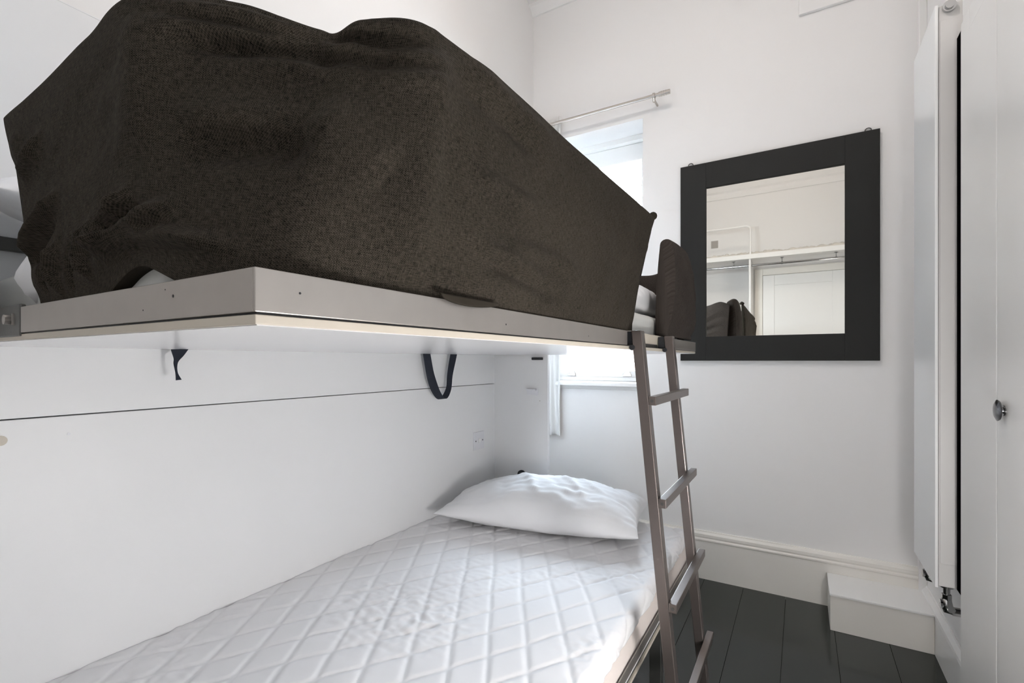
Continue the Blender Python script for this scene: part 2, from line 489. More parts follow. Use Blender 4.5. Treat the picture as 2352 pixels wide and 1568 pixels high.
q = MB(); q.box(-1.162, -1.101, YS - 0.006, YS, H - 0.168, H - 0.140); q.box(-1.156, -1.107, YS - 0.022, YS - 0.006, H - 0.146, H - 0.138)
q.build('magnetic_catch', M_switch, cab, bevel=0.002)
q = MB(); q.tube([(-1.192, YS, H - 0.566), (-1.192, YS - 0.008, H - 0.566)], 0.022, 20); q.tube([(-1.192, YS - 0.008, H - 0.566), (-1.192, YS - 0.022, H - 0.566)], 0.012, 16)
q.build('pivot_bolt', M_black, cab, smooth=True)
q = MB(); q.tube([(XB, 0.296, H - 0.158), (XB + 0.003, 0.296, H - 0.158)], 0.010, 18); q.build('screw_cap', M_edge, cab)
MB().tube([(XB, 0.40, H - 0.158), (XB + 0.001, 0.40, H - 0.158)], 0.003, 10).build('screw_cap', M_switch, cab)
box('locking_rail', M_dsteel, XB, XB + 0.018, 0.202, YS - 0.002, H + 0.217, H + 0.243, cab, bevel=0.002)
box('locking_pin', M_black, XB, XB + 0.02, 0.24, 0.301, H + 0.130, H + 0.142, cab, bevel=0.003)
# little dark mark left by a screw on the side panel
MB().tube([(-1.092, YS, H - 0.196), (-1.092, YS - 0.001, H - 0.196)], 0.0022, 8).build('screw_hole', M_vent, cab)

# ------------------------------------------------------------------ upper bunk
X1, Y0, Y1 = -0.370, 0.222, 2.078
ub = thing('upper_bunk', (-0.86, 1.15, H + 0.029), 'upper fold-down bunk frame of grey metal with an ivory board edge', 'bunk bed')
MB().box(XB, X1 - 0.001, Y0 + 0.001, Y1 - 0.001, H + 0.029, H + 0.037).build('base_board', M_edge, ub, bevel=0.0008)
box('underside_sheet', M_under, XB, X1 - 0.004, Y0 + 0.004, Y1 - 0.004, H + 0.0282, H + 0.029, ub)
box('gap_shade_fill', M_black, XB + 0.004, X1 - 0.004, Y0 + 0.004, Y1 - 0.004, H + 0.037, H + 0.0388, ub)
zr0, zr1 = H + 0.0388, H + 0.0745
box('front_rail', M_steel, X1 - 0.0035, X1, Y0, 1.175, zr0, zr1, ub, bevel=0.0008)
box('front_rail', M_steel, X1 - 0.0035, X1, 1.575, Y1, zr0, zr1, ub, bevel=0.0008)
box('ladder_recess', M_edge, X1 - 0.020, X1 - 0.0165, 1.175, 1.575, zr0, zr1 + 0.004, ub, bevel=0.0008)
box('ladder_slot', M_dsteel, X1 - 0.0165, X1 - 0.0145, 1.222, 1.524, zr0 + 0.001, zr0 + 0.010, ub)
box('near_end_rail', M_steel, -0.925, X1 - 0.0035, Y0, Y0 + 0.0035, zr0, zr1, ub, bevel=0.0008)
box('far_end_rail', M_steel, XB, X1 - 0.0035, Y1 - 0.0035, Y1, zr0, zr1, ub, bevel=0.0008)
bk = box('pivot_bracket', M_dsteel, XB, -0.925, Y0 - 0.001, Y0 + 0.006, H + 0.034, H + 0.079, ub, bevel=0.002)
q = MB()
q.tube([(-0.965, Y0 - 0.001, H + 0.058), (-0.965, Y0 - 0.008, H + 0.058)], 0.007, 14)
q.build('bolt', M_steel, bk, smooth=True)
box('slot', M_steel, -0.951, -0.947, Y0 - 0.003, Y0 - 0.001, H + 0.050, H + 0.066, bk)
# chips on the rails
for (cx, cz, s_) in ((-0.50, 0.060, 0.003), (-0.56, 0.050, 0.0015), (-0.515, 0.067, 0.0012)):
    MB().tube([(cx, Y0 + 0.0002, H + cz), (cx, Y0 - 0.0003, H + cz)], s_ * 0.5, 7).build('paint_chip', M_black, ub)
for (cy, cz, s_) in ((0.262, 0.058, 0.0022), (0.60, 0.053, 0.0026), (0.92, 0.05, 0.002)):
    MB().tube([(X1 - 0.0002, cy, H + cz), (X1 + 0.0003, cy, H + cz)], s_ * 0.5, 7).build('paint_chip', M_black, ub)

# straps hanging below the upper bunk
def ribbon(name, pts, widths, dirs, m, parent, thick=0.0016):
    """flat band: centre points, half widths and width directions"""
    pts = np.array(pts, float); n = 40
    k = np.linspace(0, 1, len(pts)); s = np.linspace(0, 1, n)
    Pc = catmull(k, pts, s); Wd = catmull(k, np.array(dirs, float), s); hw = catmull(k, np.array(widths, float), s)[:, 0]
    Wd /= np.linalg.norm(Wd, axis=1)[:, None]
    T = np.gradient(Pc, axis=0); T /= np.linalg.norm(T, axis=1)[:, None]
    Nn = np.cross(T, Wd); Nn /= np.linalg.norm(Nn, axis=1)[:, None]
    ring = np.stack([Pc - Wd * hw[:, None] - Nn * thick / 2, Pc + Wd * hw[:, None] - Nn * thick / 2,
                     Pc + Wd * hw[:, None] + Nn * thick / 2, Pc - Wd * hw[:, None] + Nn * thick / 2], 1)
    o = grid_obj(name, ring, m, parent, closed_v=True, caps=True)
    for f in o.data.polygons: f.use_smooth = False
    return o
zt = H + 0.0282
ribbon('strap_loop', [(-1.325, 1.525, zt), (-1.322, 1.545, H - 0.06), (-1.315, 1.572, H - 0.13), (-1.312, 1.612, H - 0.163), (-1.315, 1.655, H - 0.125), (-1.322, 1.675, H - 0.06), (-1.325, 1.705, zt)],
       [0.020, 0.019, 0.017, 0.016, 0.012, 0.013, 0.019],
       [(0.1, 1, 0), (0.3, 1, 0.1), (0.9, 0.7, 0.2), (1, 0.25, 0.1), (1, 0.5, -0.3), (0.6, 1, -0.2), (0.2, 1, 0)], M_strap, ub)
ribbon('strap_tail', [(-1.30, 0.592, zt), (-1.30, 0.590, H + 0.010), (-1.298, 0.582, H - 0.006), (-1.297, 0.583, H - 0.028), (-1.297, 0.588, H - 0.047)],
       [0.019, 0.012, 0.005, 0.0025, 0.006], [(0.1, 1, 0.05), (0.2, 1, 0.4), (0.5, 1, 0.5), (0.6, 1, 0.2), (0.2, 1, 0.1)], M_strap, ub)

# ------------------------------------------------------------------ lower bunk
lb = thing('lower_bunk', (-0.86, 1.15, 0), 'lower fold-down bunk frame of grey metal close to the floor', 'bunk bed')
q = MB(); q.box(XB, X1 - 0.001, Y0 + 0.001, 2.04, H - 0.824, H - 0.815); q.build('base_board', M_edge, lb, bevel=0.0008)
box('gap_shade_fill', M_dsteel, XB, X1 - 0.006, Y0 + 0.006, 2.034, H - 0.815, H - 0.791, lb)
box('front_rail', M_steel, X1 - 0.0035, X1, Y0, 2.04, H - 0.791, H - 0.764, lb, bevel=0.0008)
box('rail_lip', M_rad, X1 - 0.0025, X1 + 0.001, Y0, 2.04, H - 0.7935, H - 0.791, lb)
box('near_end_rail', M_steel, XB, X1 - 0.0035, Y0, Y0 + 0.0035, H - 0.791, H - 0.764, lb, bevel=0.0008)
box('far_end_rail', M_steel, XB, X1 - 0.0035, 2.0365, 2.04, H - 0.791, H - 0.764, lb, bevel=0.0008)
for yy in (0.32, 1.56):
    box('leg', M_dsteel, X1 - 0.05, X1 - 0.012, yy, yy + 0.03, 0, H - 0.824, lb, bevel=0.003)
    box('leg', M_dsteel, XB + 0.03, XB + 0.07, yy, yy + 0.03, 0, H - 0.824, lb, bevel=0.003)

# ------------------------------------------------------------------ mattresses
def soft_box(name, m, x0, x1, y0, y1, z0, z1, r, step=0.02, wob=0.003, seed=0.0, parent=None, cuts=24):
    bm = bmesh.new()
    bmesh.ops.create_cube(bm, size=1)
    for v in bm.verts:
        v.co = Vector(((x0 + x1) / 2 + v.co.x * (x1 - x0), (y0 + y1) / 2 + v.co.y * (y1 - y0), (z0 + z1) / 2 + v.co.z * (z1 - z0)))
    bmesh.ops.bevel(bm, geom=bm.edges[:], offset=r, segments=4, profile=0.5, affect='EDGES')
    bmesh.ops.subdivide_edges(bm, edges=[e for e in bm.edges if e.calc_length() > 4 * step], cuts=cuts, use_grid_fill=True)
    bmesh.ops.recalc_face_normals(bm, faces=bm.faces[:])
    bm.normal_update()
    for v in bm.verts:
        v.co += v.normal * noise.noise(v.co * 9 + Vector((seed, 0, 0))) * wob
    for f in bm.faces: f.smooth = True
    if parent is not None:
        bmesh.ops.translate(bm, verts=bm.verts[:], vec=-world_loc(parent))
    me = bpy.data.meshes.new(name); bm.to_mesh(me); bm.free()
    return link(name, me, m, parent)

ZM = H - 0.677                     # top of the lower mattress
o = soft_box('mattress', M_ivory, XB + 0.006, -0.3765, 0.24, 2.008, H - 0.788, ZM - 0.012, 0.016, seed=3, wob=0.0015)
for v_ in o.data.vertices:                 # the front side leans back towards the top
    if v_.co.x > -0.6:
        v_.co.x -= 0.029 * max(0.0, (v_.co.z - (H - 0.770)) / 0.08) * min(1, (v_.co.x + 0.6) / 0.1)
tag(o, 'ivory mattress on the lower bunk under the quilted cover', 'mattress')
o = soft_box('mattress', M_mattgrey, XB + 0.03, -0.425, 0.262, 2.018, H + 0.0425, H + 0.150, 0.025, seed=8, cuts=40)
for v_ in o.data.vertices:
    k_ = max(0.0, 0.13 - ((-0.425 - v_.co.x) + (v_.co.y - 0.262))) / 2
    v_.co.x -= k_; v_.co.y += k_
    if v_.co.y < 0.3:
        v_.co.y -= 0.031 * math.exp(-((v_.co.x + 0.60) / 0.10) ** 2) * math.exp(-((v_.co.z - (H + 0.082)) / 0.035) ** 2)
tag(o, 'pale grey mattress on the upper bunk behind the dark guards', 'mattress')

# quilted mattress protector: cross-section over the front and far edges, diamonds stitched at +-32 degrees
def protector():
    x0, x1, y0, y1 = XB + 0.0008, -0.386, 0.234, 2.018
    r = 0.022; drop = 0.022
    # unfolded coordinate across: from the panel to the front edge, round the edge and down
    flat = (x1 - r) - x0
    na = 250; nb = 400
    a = np.concatenate([np.linspace(0, flat, na - 26, endpoint=False), np.linspace(flat, flat + r * math.pi / 2 + drop, 26)])
    def fold(d, lim, start, sgn):
        """position and height along one direction"""
        d = np.asarray(d); ang = np.clip((d - lim) / r, 0, math.pi / 2)
        pos = np.where(d <= lim, d, lim + r * np.sin(ang)); hgt = np.where(d <= lim, 0, -r * (1 - np.cos(ang)))
        hgt = hgt - np.clip(d - lim - r * math.pi / 2, 0, None)
        nrm = np.stack([np.sin(ang), np.cos(ang)], -1)
        return start + sgn * pos, hgt, nrm
    px, hx, nx = fold(a, flat, x0, 1)
    flatY = (y1 - r) - y0
    b = np.concatenate([np.linspace(0, flatY, nb - 26, endpoint=False), np.linspace(flatY, flatY + r * math.pi / 2 + drop, 26)])
    py, hy, ny = fold(b, flatY, y0, 1)
    A, B = np.meshgrid(a, b, indexing='ij')
    PX, PY = np.meshgrid(px, py, indexing='ij')
    HZ = hx[:, None] + hy[None, :]
    # diamonds
    th = math.radians(32); pitch = 0.090
    q1 = (A * math.cos(th) + B * math.sin(th)) / pitch
    q2 = (A * math.cos(th) - B * math.sin(th)) / pitch
    P3 = np.stack([A, B, 0 * A], -1)
    w1 = vnoise(P3, 6.0, 1.3) * 0.06; w2 = vnoise(P3, 6.0, 7.7) * 0.06
    d1 = np.abs((q1 + w1) - np.round(q1 + w1)) * pitch; d2 = np.abs((q2 + w2) - np.round(q2 + w2)) * pitch
    g = 0.0040 * (1 - np.exp(-(d1 / 0.0062) ** 2)) * (1 - np.exp(-(d2 / 0.0062) ** 2))
    puck = vnoise(P3 * np.array([1.0, 1.6, 1]), 34.0, 2.0)
    pa = vnoise(P3, 3.5, 11.0); pa = np.clip(0.35 + 1.6 * pa, 0.05, 1.1)
    g += 0.0036 * pa * puck + 0.0016 * vnoise(P3, 70.0, 5.0) * pa + 0.004 * vnoise(P3, 4.0, 9.0)
    # long drag wrinkles below the pillow
    wr = np.sin(B * 150 + 5 * vnoise(P3, 5, 3)) * np.exp(-((B - 1.28) / 0.10) ** 2) * 0.0007
    g += wr
    edge = np.clip((A - flat + 0.02) / 0.05, 0, 1)
    g += edge * 0.003 * vnoise(P3 * np.array([0.3, 1.0, 1]), 26.0, 4.0)
    top = ZM + 0.002
    X = PX + nx[:, None, 0] * g; Y = PY + ny[None, :, 0] * g
    Z = top + HZ + g * (nx[:, None, 1] * ny[None, :, 1])
    # settle at the panel side
    Z -= np.clip(1 - A / 0.03, 0, 1) ** 2 * 0.002
    return np.stack([X, Y, Z], -1)
o = grid_obj('mattress_protector', protector(), M_quilt)
sm = o.modifiers.new('cloth_thickness', 'SOLIDIFY'); sm.thickness = 0.003; sm.offset = -1
tag(o, 'white diamond-quilted mattress protector covering the lower bunk', 'mattress protector')

# ------------------------------------------------------------------ pillows
def pillow(name, m, L, Wd, Ht, loc, rotz, tilt=(0, 0), seed=0.0, ridges=(), flat=0.35, nu=120, nv=80):
    u = np.sin(np.linspace(-math.pi / 2, math.pi / 2, nu)); v = np.sin(np.linspace(-math.pi / 2, math.pi / 2, nv))
    U, V = np.meshgrid(u, v, indexing='ij')
    X = U * L / 2 * (1 - 0.05 * (1 - V ** 2) ** 1.0 * np.abs(U) ** 6 - 0.0 * V)
    Y = V * Wd / 2 * (1 - 0.07 * (1 - U ** 2) * np.abs(V) ** 6)
    prof = ((1 - U ** 2) ** (0.55 - 0.20 * np.clip(U, 0, 1)) * (1 - V ** 2) ** 0.60)
    prof *= 1 + 0.06 * np.cos(U * 3)
    P3 = np.stack([U * L / 2, V * Wd / 2, 0 * U], -1)
    wr = 0.010 * vnoise(P3, 9.0, seed) + 0.005 * vnoise(P3 * np.array([1, 2.2, 1]), 18.0, seed + 4) + 0.002 * vnoise(P3, 45.0, seed + 9)
    edge = np.clip(prof * 3, 0, 1)
    # gathers running in from the seams
    gath = np.sin(V * 26 + 4 * vnoise(P3, 8, seed + 2)) * np.exp(-((1 - np.abs(U)) / 0.10) ** 2) * 0.004
    top = prof * Ht * (1 - flat) + (wr + gath) * edge
    for poly, amp, wid in ridges:
        top += ridge(P3[..., 0], P3[..., 1], poly, amp * 0.8, wid) * edge
    bot = -prof ** 0.8 * Ht * flat + wr * 0.4 * edge
    bot = np.maximum(bot, -Ht * flat * 0.82)
    PT = np.stack([X, Y, top], -1); PB = np.stack([X, Y, bot], -1)
    # stitch both sheets into one closed surface: sections run over the top and back below
    ring = np.concatenate([PT, PB[:, ::-1][:, 1:-1]], 1)
    cz, sz = math.cos(rotz), math.sin(rotz)
    R = np.array(Matrix.Rotation(rotz, 3, 'Z') @ Matrix.Rotation(tilt[0], 3, 'X') @ Matrix.Rotation(tilt[1], 3, 'Y'))
    o = grid_obj(name, ring @ R.T, m, closed_v=True, caps=False)
    o.location = loc
    return o
rid = [([(-0.15, 0.10), (-0.08, 0.02), (-0.02, -0.10), (0.03, -0.16)], 0.009, 0.014),
       ([(0.02, 0.12), (0.10, 0.02), (0.16, -0.06), (0.20, -0.14)], 0.010, 0.016),
       ([(0.12, 0.10), (0.20, 0.0), (0.27, -0.06)], 0.008, 0.012),
       ([(0.20, 0.14), (0.28, 0.04), (0.34, 0.0)], 0.007, 0.012),
       ([(-0.06, 0.08), (0.06, -0.04), (0.14, -0.16)], -0.008, 0.016),
       ([(-0.30, 0.05), (-0.20, -0.02), (-0.12, -0.12)], -0.006, 0.02)]
o = pillow('pillow', M_sheet, 0.80, 0.46, 0.185, (-0.918, 1.800, ZM + 0.0635), math.radians(11), (math.radians(0), 0), 2.0, rid)
tag(o, 'plump white pillow at the window end of the lower bunk', 'pillow')
o = pillow('pillow', M_sheet, 0.60, 0.42, 0.16, (-0.735, 1.76, H + 0.222), math.radians(-4), (0, math.radians(4)), 12.0, (), 0.4)
tag(o, 'white pillow on the upper bunk beside the ladder', 'pillow')
o = pillow('pillow', M_sheet, 0.42, 0.24, 0.13, (-1.215, 0.455, H + 0.287), math.radians(84), (math.radians(8), math.radians(3)), 22.0, (), 0.40, 80, 60)
tag(o, 'crumpled white pillow above the dark wall rail, mostly behind the large guard', 'pillow')
def rumpled(name, m, c, h, seed, amp):
    nu, nv = 70, 44
    th = np.linspace(0, 2 * math.pi, nu, endpoint=False); ph = np.linspace(-math.pi / 2 + 0.04, math.pi / 2 - 0.04, nv)
    T_, P_ = np.meshgrid(th, ph, indexing='ij')
    sq = lambda a, e: np.sign(a) * np.abs(a) ** e
    d_ = np.stack([sq(np.cos(T_), 0.8) * sq(np.cos(P_), 0.7), sq(np.sin(T_), 0.8) * sq(np.cos(P_), 0.7), sq(np.sin(P_), 0.75)], -1)
    k_ = 1 + amp * (1.2 * vnoise(d_ * np.array([1, 1, 0.6]), 2.2, seed) + 0.7 * np.abs(vnoise(d_ * np.array([1.2, 1.2, 0.35]), 4.5, seed + 5)) + 0.25 * vnoise(d_, 11.0, seed + 8))
    P = np.array(c) + d_ * k_[..., None] * np.array(h)
    P[..., 2] = np.maximum(P[..., 2], c[2] - h[2] * 0.96)
    return grid_obj(name, P, m, closed_u=True, caps=False)
o = rumpled('folded_sheet', M_sheet, (-0.985, 0.425, H + 0.156), (0.105, 0.165, 0.098), 3.0, 0.13)
tag(o, 'rumpled white sheet bundled against the near end of the large guard', 'sheet')

# ------------------------------------------------------------------ padded fabric guards of the upper bunk
def guard_curves(keys, T, B, s):
    return catmull(keys, T, s), catmull(keys, B, s)

def guard(name, m, keys, T, B, thick, feats=(), ns=260, nv=120, seed=0.0, bulge=0.012, bow0=1.0, bow1=1.0, flip=1.0, rough=0.003, parent=None, bottom_gather=0.0, wob=1.0, fold=1.0, taper=0.25):
    s = np.linspace(0, 1, ns)
    Tc, Bc = guard_curves(keys, T, B, s)
    Mid = (Tc + Bc) / 2
    tg = np.gradient(Mid, axis=0); tg[:, 2] = 0
    kern = np.ones(15) / 15
    for k in range(2):
        tg[:, k] = np.convolve(np.pad(tg[:, k], 7, mode='edge'), kern, mode='valid')
    tg /= np.linalg.norm(tg, axis=1)[:, None]
    nrm = np.stack([tg[:, 1], -tg[:, 0], 0 * tg[:, 0]], -1) * flip
    v = np.linspace(0, 1, nv)
    S, V = np.meshgrid(s, v, indexing='ij')
    # the two ends bow: blend the height-to-top exponent
    ex = np.interp(s, [0, 0.12, 0.88, 1.0], [bow0, 1.0, 1.0, bow1])
    Vx = V ** ex[:, None]
    P = Bc[:, None, :] * (1 - Vx[..., None]) + Tc[:, None, :] * Vx[..., None]
    P[..., 2] = Bc[:, None, 2] * (1 - V) + Tc[:, None, 2] * V
    L = np.concatenate([[0], np.cumsum(np.linalg.norm(np.diff(Mid, axis=0), axis=1))])
    Hh = np.mean(Tc[:, 2] - Bc[:, 2])
    A = np.repeat(L[:, None], nv, 1); Bv = V * Hh
    d = bulge * np.sin(np.pi * V) ** 0.7
    P3 = np.stack([A, Bv, 0 * A], -1)
    calm = 1 - 0.85 * np.clip((V - 0.82) / 0.15, 0, 1)
    d = d + calm * wob * (rough * 1.6 * vnoise(P3, 7.0, seed) + rough * vnoise(P3 * np.array([0.6, 1.6, 1]), 16.0, seed + 3) + rough * 0.35 * vnoise(P3 * np.array([1, 1.3, 1]), 42.0, seed + 6))
    for poly, amp, wid in feats:
        pl = [(np.interp(a, s, L), b * Hh) for a, b in poly]
        d = d + ridge(A, Bv, pl, amp * fold, wid)
    if bottom_gather > 0:
        d = d + bottom_gather * np.sin(A * 210 + 60 * Bv + 6 * vnoise(P3, 9, seed + 1)) * np.exp(-(V / 0.10) ** 2) * np.clip((S - 0.72) / 0.12, 0, 1)
    endt = np.clip(np.minimum(S, 1 - S) / 0.02, 0, 1) ** 0.5
    front = P + nrm[:, None, :] * (d * np.clip((V - 0.05) * 11, 0, 1))[..., None]
    # rounded top roll and the back sheet
    na = 9
    ang = np.linspace(0, math.pi, na)[1:-1]
    th = thick * (taper + (1 - taper) * np.clip(np.minimum(s, 1 - s) / 0.03, 0, 1) ** 0.5)
    rol = []
    topf = front[:, -1, :]
    for a in ang:
        rr = th / 2
        rol.append(topf + nrm * (-(rr * (1 - math.cos(a))))[:, None] + np.array([0, 0, 1]) * (rr * math.sin(a) * 0.8)[:, None])
    rol = np.stack(rol, 1)
    back = (P - nrm[:, None, :] * (th[:, None] + 0.25 * bulge * np.sin(np.pi * V) - 0.3 * (d - bulge * np.sin(np.pi * V) ** 0.7))[..., None])[:, ::-1][:, ::3]
    ring = np.concatenate([front, rol, back], 1)
    nr = ring.shape[1]
    uvv = np.concatenate([Bv, Hh + np.repeat(np.linspace(0.002, thick, rol.shape[1])[None, :], ns, 0), (Hh + thick + Hh * (1 - V[:, ::-1]))[:, ::3]], 1)
    uv = np.stack([np.repeat(L[:, None], nr, 1), uvv], -1)
    return grid_obj(name, ring, m, parent, closed_v=True, caps=True, uv=uv)

K = [0, 0.15, 0.28, 0.40, 0.47, 0.53, 0.57, 0.63, 0.80, 1.0]
GT = [(-1.000, 0.222, 0.354), (-0.86, 0.222, 0.356), (-0.70, 0.222, 0.366), (-0.575, 0.224, 0.368), (-0.508, 0.292, 0.372), (-0.4526, 0.356, 0.356), (-0.43, 0.382, 0.376), (-0.372, 0.450, 0.388), (-0.370, 0.90, 0.405), (-0.370, 1.437, 0.420)]
GB = [(-0.875, 0.230, 0.058), (-0.78, 0.230, 0.058), (-0.68, 0.229, 0.066), (-0.585, 0.2285, 0.097), (-0.49, 0.229, 0.070), (-0.42, 0.240, 0.056), (-0.388, 0.285, 0.056), (-0.3765, 0.400, 0.056), (-0.3765, 0.78, 0.056), (-0.3765, 1.235, 0.078)]
GT = [(a, b, c + H) for a, b, c in GT]; GB = [(a, b, c + H) for a, b, c in GB]
FEATS = [        # folds of the cloth: (position along the cover, height) lines, depth and width in metres
    ([(0.411, 0.96), (0.457, 0.96), (0.495, 0.975), (0.529, 1.0), (0.581, 0.995), (0.627, 1.0)], 0.006, 0.01),
    ([(0.423, 0.91), (0.461, 0.92), (0.501, 0.95), (0.533, 0.985), (0.597, 0.915), (0.631, 0.945)], -0.006, 0.01),
    ([(0.405, 0.889), (0.449, 0.884), (0.485, 0.91), (0.527, 0.96), (0.585, 0.874), (0.629, 0.884)], 0.008, 0.013),
    ([(0.429, 0.819), (0.475, 0.854), (0.521, 0.92), (0.589, 0.844), (0.633, 0.849)], -0.009, 0.012),
    ([(0.461, 0.774), (0.519, 0.869), (0.595, 0.799), (0.639, 0.804)], 0.004, 0.02),
    ([(0.443, 0.447), (0.483, 0.487), (0.519, 0.528), (0.555, 0.492)], -0.012, 0.022),
    ([(0.445, 0.513), (0.489, 0.568), (0.535, 0.593)], 0.006, 0.03),
    ([(0.533, 0.633), (0.577, 0.533), (0.609, 0.447)], 0.006, 0.04),
    ([(0.629, 1.0), (0.629, 0.719), (0.627, 0.427), (0.629, 0.106)], 0.006, 0.03),
    ([(0.405, 0.95), (0.405, 0.683), (0.405, 0.402)], 0.004, 0.03),
    ([(0.295, 0.166), (0.323, 0.201), (0.379, 0.216), (0.395, 0.291)], 0.008, 0.01),
    ([(0.305, 0.146), (0.359, 0.151), (0.411, 0.156), (0.451, 0.251)], 0.009, 0.01),
    ([(0.309, 0.146), (0.395, 0.095), (0.457, 0.131), (0.519, 0.146)], 0.01, 0.012),
    ([(0.331, 0.191), (0.377, 0.171), (0.415, 0.211)], -0.006, 0.01),
    ([(0.341, 0.131), (0.403, 0.121), (0.445, 0.161)], -0.005, 0.012),
    ([(0.259, 0.085), (0.251, 0.191), (0.299, 0.291)], 0.006, 0.01),
    ([(0.144, 0.055), (0.144, 0.186), (0.174, 0.291)], 0.006, 0.008),
    ([(0.072, 0.07), (0.05, 0.191), (0.052, 0.266)], -0.005, 0.008),
    ([(0.182, 0.05), (0.186, 0.161), (0.22, 0.271)], -0.005, 0.008),
    ([(0.0, 0.266), (0.036, 0.332), (0.138, 0.422), (0.196, 0.503)], 0.006, 0.01),
    ([(0.0, 0.241), (0.076, 0.302), (0.168, 0.387)], -0.005, 0.009),
    ([(0.024, 0.91), (0.05, 0.709), (0.16, 0.739)], 0.003, 0.015),
    ([(0.026, 0.633), (0.122, 0.709), (0.152, 0.804)], 0.004, 0.01),
    ([(0.673, 0.286), (0.717, 0.271), (0.768, 0.216)], 0.004, 0.012),
    ([(0.683, 0.246), (0.737, 0.211), (0.802, 0.156)], -0.004, 0.012),
    ([(0.663, 0.548), (0.701, 0.558), (0.739, 0.553)], 0.003, 0.012),
    ([(0.655, 0.975), (0.697, 0.935), (0.756, 0.925)], 0.004, 0.014),
    ([(0.643, 0.879), (0.683, 0.844), (0.735, 0.814)], -0.004, 0.014),
    ([(0.705, 0.332), (0.762, 0.347), (0.836, 0.307)], 0.003, 0.012),
    ([(0.595, 0.08), (0.633, 0.08), (0.673, 0.065)], -0.005, 0.01),
]
og = guard('bed_guard', M_cloth, K, GT, GB, 0.022, FEATS, ns=420, nv=170, seed=1.0, bulge=0.006, bow0=1.6, bow1=1.7, bottom_gather=0.003, fold=2.3)
tag(og, 'large charcoal linen guard cover wrapping the near corner of the upper bunk', 'bed guard')
q = MB(); q.tube([(-0.374, 1.432, H + 0.426), (-0.380, 1.447, H + 0.431), (-0.388, 1.455, H + 0.424)], [0.012, 0.011, 0.009], 12)
q.build('corner_tab', M_cloth, og, smooth=True)
# loose hem tab that spills over the rail
q = grid_obj('hem_tab', np.array([[(X1 + 0.0036 + 0.003 * math.sin(t * math.pi) * w, 0.445 + 0.13 * t, H + 0.080 - w * (0.0125 * math.sin(t * math.pi) ** 0.5 * (1 - 0.45 * t) + 0.001)) for w in np.linspace(0, 1, 6)] for t in np.linspace(0, 1, 24)]), M_cloth, og)
md = q.modifiers.new('cloth_thickness', 'SOLIDIFY'); md.thickness = 0.002

K2 = [0, 0.33, 0.66, 1]
g2 = guard('bed_guard', M_cloth2, K2,
           [(-0.372, 1.665, H + 0.395), (-0.368, 1.78, H + 0.400), (-0.366, 1.90, H + 0.396), (-0.374, 2.020, H + 0.370)],
           [(-0.378, 1.625, H + 0.080), (-0.366, 1.76, H + 0.080), (-0.364, 1.90, H + 0.080), (-0.376, 2.015, H + 0.082)],
           0.042, [], ns=120, nv=80, seed=31.0, bulge=0.018, bottom_gather=0.0, rough=0.003, taper=0.95)
tag(g2, 'small upright charcoal guard cushion at the far side of the ladder', 'bed guard')
K3 = [0, 0.30, 0.55, 0.72, 0.80, 0.92, 1]
g3 = guard('bed_guard', M_cloth2, K3,
           [(-1.05, 2.052, H + 0.35), (-0.86, 2.052, H + 0.366), (-0.70, 2.052, H + 0.368), (-0.59, 2.052, H + 0.352), (-0.53, 2.052, H + 0.350), (-0.45, 2.052, H + 0.372), (-0.392, 2.052, H + 0.352)],
           [(-1.04, 2.052, H + 0.08), (-0.86, 2.052, H + 0.08), (-0.70, 2.052, H + 0.08), (-0.59, 2.052, H + 0.08), (-0.53, 2.052, H + 0.08), (-0.46, 2.052, H + 0.08), (-0.41, 2.052, H + 0.08)],
           0.024, [([(0.98, 0.85), (0.75, 0.72), (0.55, 0.78)], 0.008, 0.014), ([(0.97, 0.6), (0.75, 0.5), (0.6, 0.55)], 0.007, 0.014), ([(0.95, 0.4), (0.7, 0.3), (0.5, 0.35)], 0.006, 0.012),
                   ([(0.97, 0.7), (0.78, 0.62), (0.6, 0.66)], -0.006, 0.012), ([(0.96, 0.5), (0.75, 0.4), (0.55, 0.42)], -0.006, 0.012)], ns=130, nv=70, seed=41.0, bulge=0.010, flip=-1.0)
tag(g3, 'dark guard across the window end of the upper bunk behind the pillow', 'bed guard')

# ------------------------------------------------------------------ ladder
ld = thing('bunk_ladder', (-0.25, 1.37, 0), 'brown-grey metal ladder hooked on the upper bunk rail', 'ladder')
def lx(z): return -0.352 + (0.068 - (z - H)) * 0.098     # the ladder leans out towards its foot
zt_, zb_ = H + 0.076, 0.0
for ya, yb in ((1.190, 1.218), (1.528, 1.556)):
    dx = 0.013
    MB().hexa([(lx(zb_) - dx, ya, zb_), (lx(zb_) + dx, ya, zb_), (lx(zb_) + dx, yb, zb_), (lx(zb_) - dx, yb, zb_),
               (lx(zt_) - dx, ya, zt_), (lx(zt_) + dx, ya, zt_), (lx(zt_) + dx, yb, zt_), (lx(zt_) - dx, yb, zt_)]).build('ladder_rail', M_ladder, ld, bevel=0.002)
    h = MB(); h.box(X1 - 0.014, lx(zt_) - dx + 0.001, ya + 0.004, yb - 0.004, H + 0.040, H + 0.074)
    h.tube([(X1 + 0.0075, ya - 0.004, H + 0.033), (X1 + 0.0075, yb + 0.004, H + 0.033)], 0.007, 12)
    h.build('hook', M_black, ld, bevel=0.001)
for k in range(5):
    zz = H - 0.099 - 0.2485 * k
    if zz < 0.05: continue
    xx = lx(zz) + 0.013
    rg = box('rung', M_ladder, xx, xx + 0.019, 1.190, 1.590, zz - 0.011, zz + 0.011, ld, bevel=0.0015)
    MB().tube([(xx + 0.0095, 1.190, zz), (xx + 0.0095, 1.1885, zz)], 0.004, 10).build('screw', M_dsteel, rg)

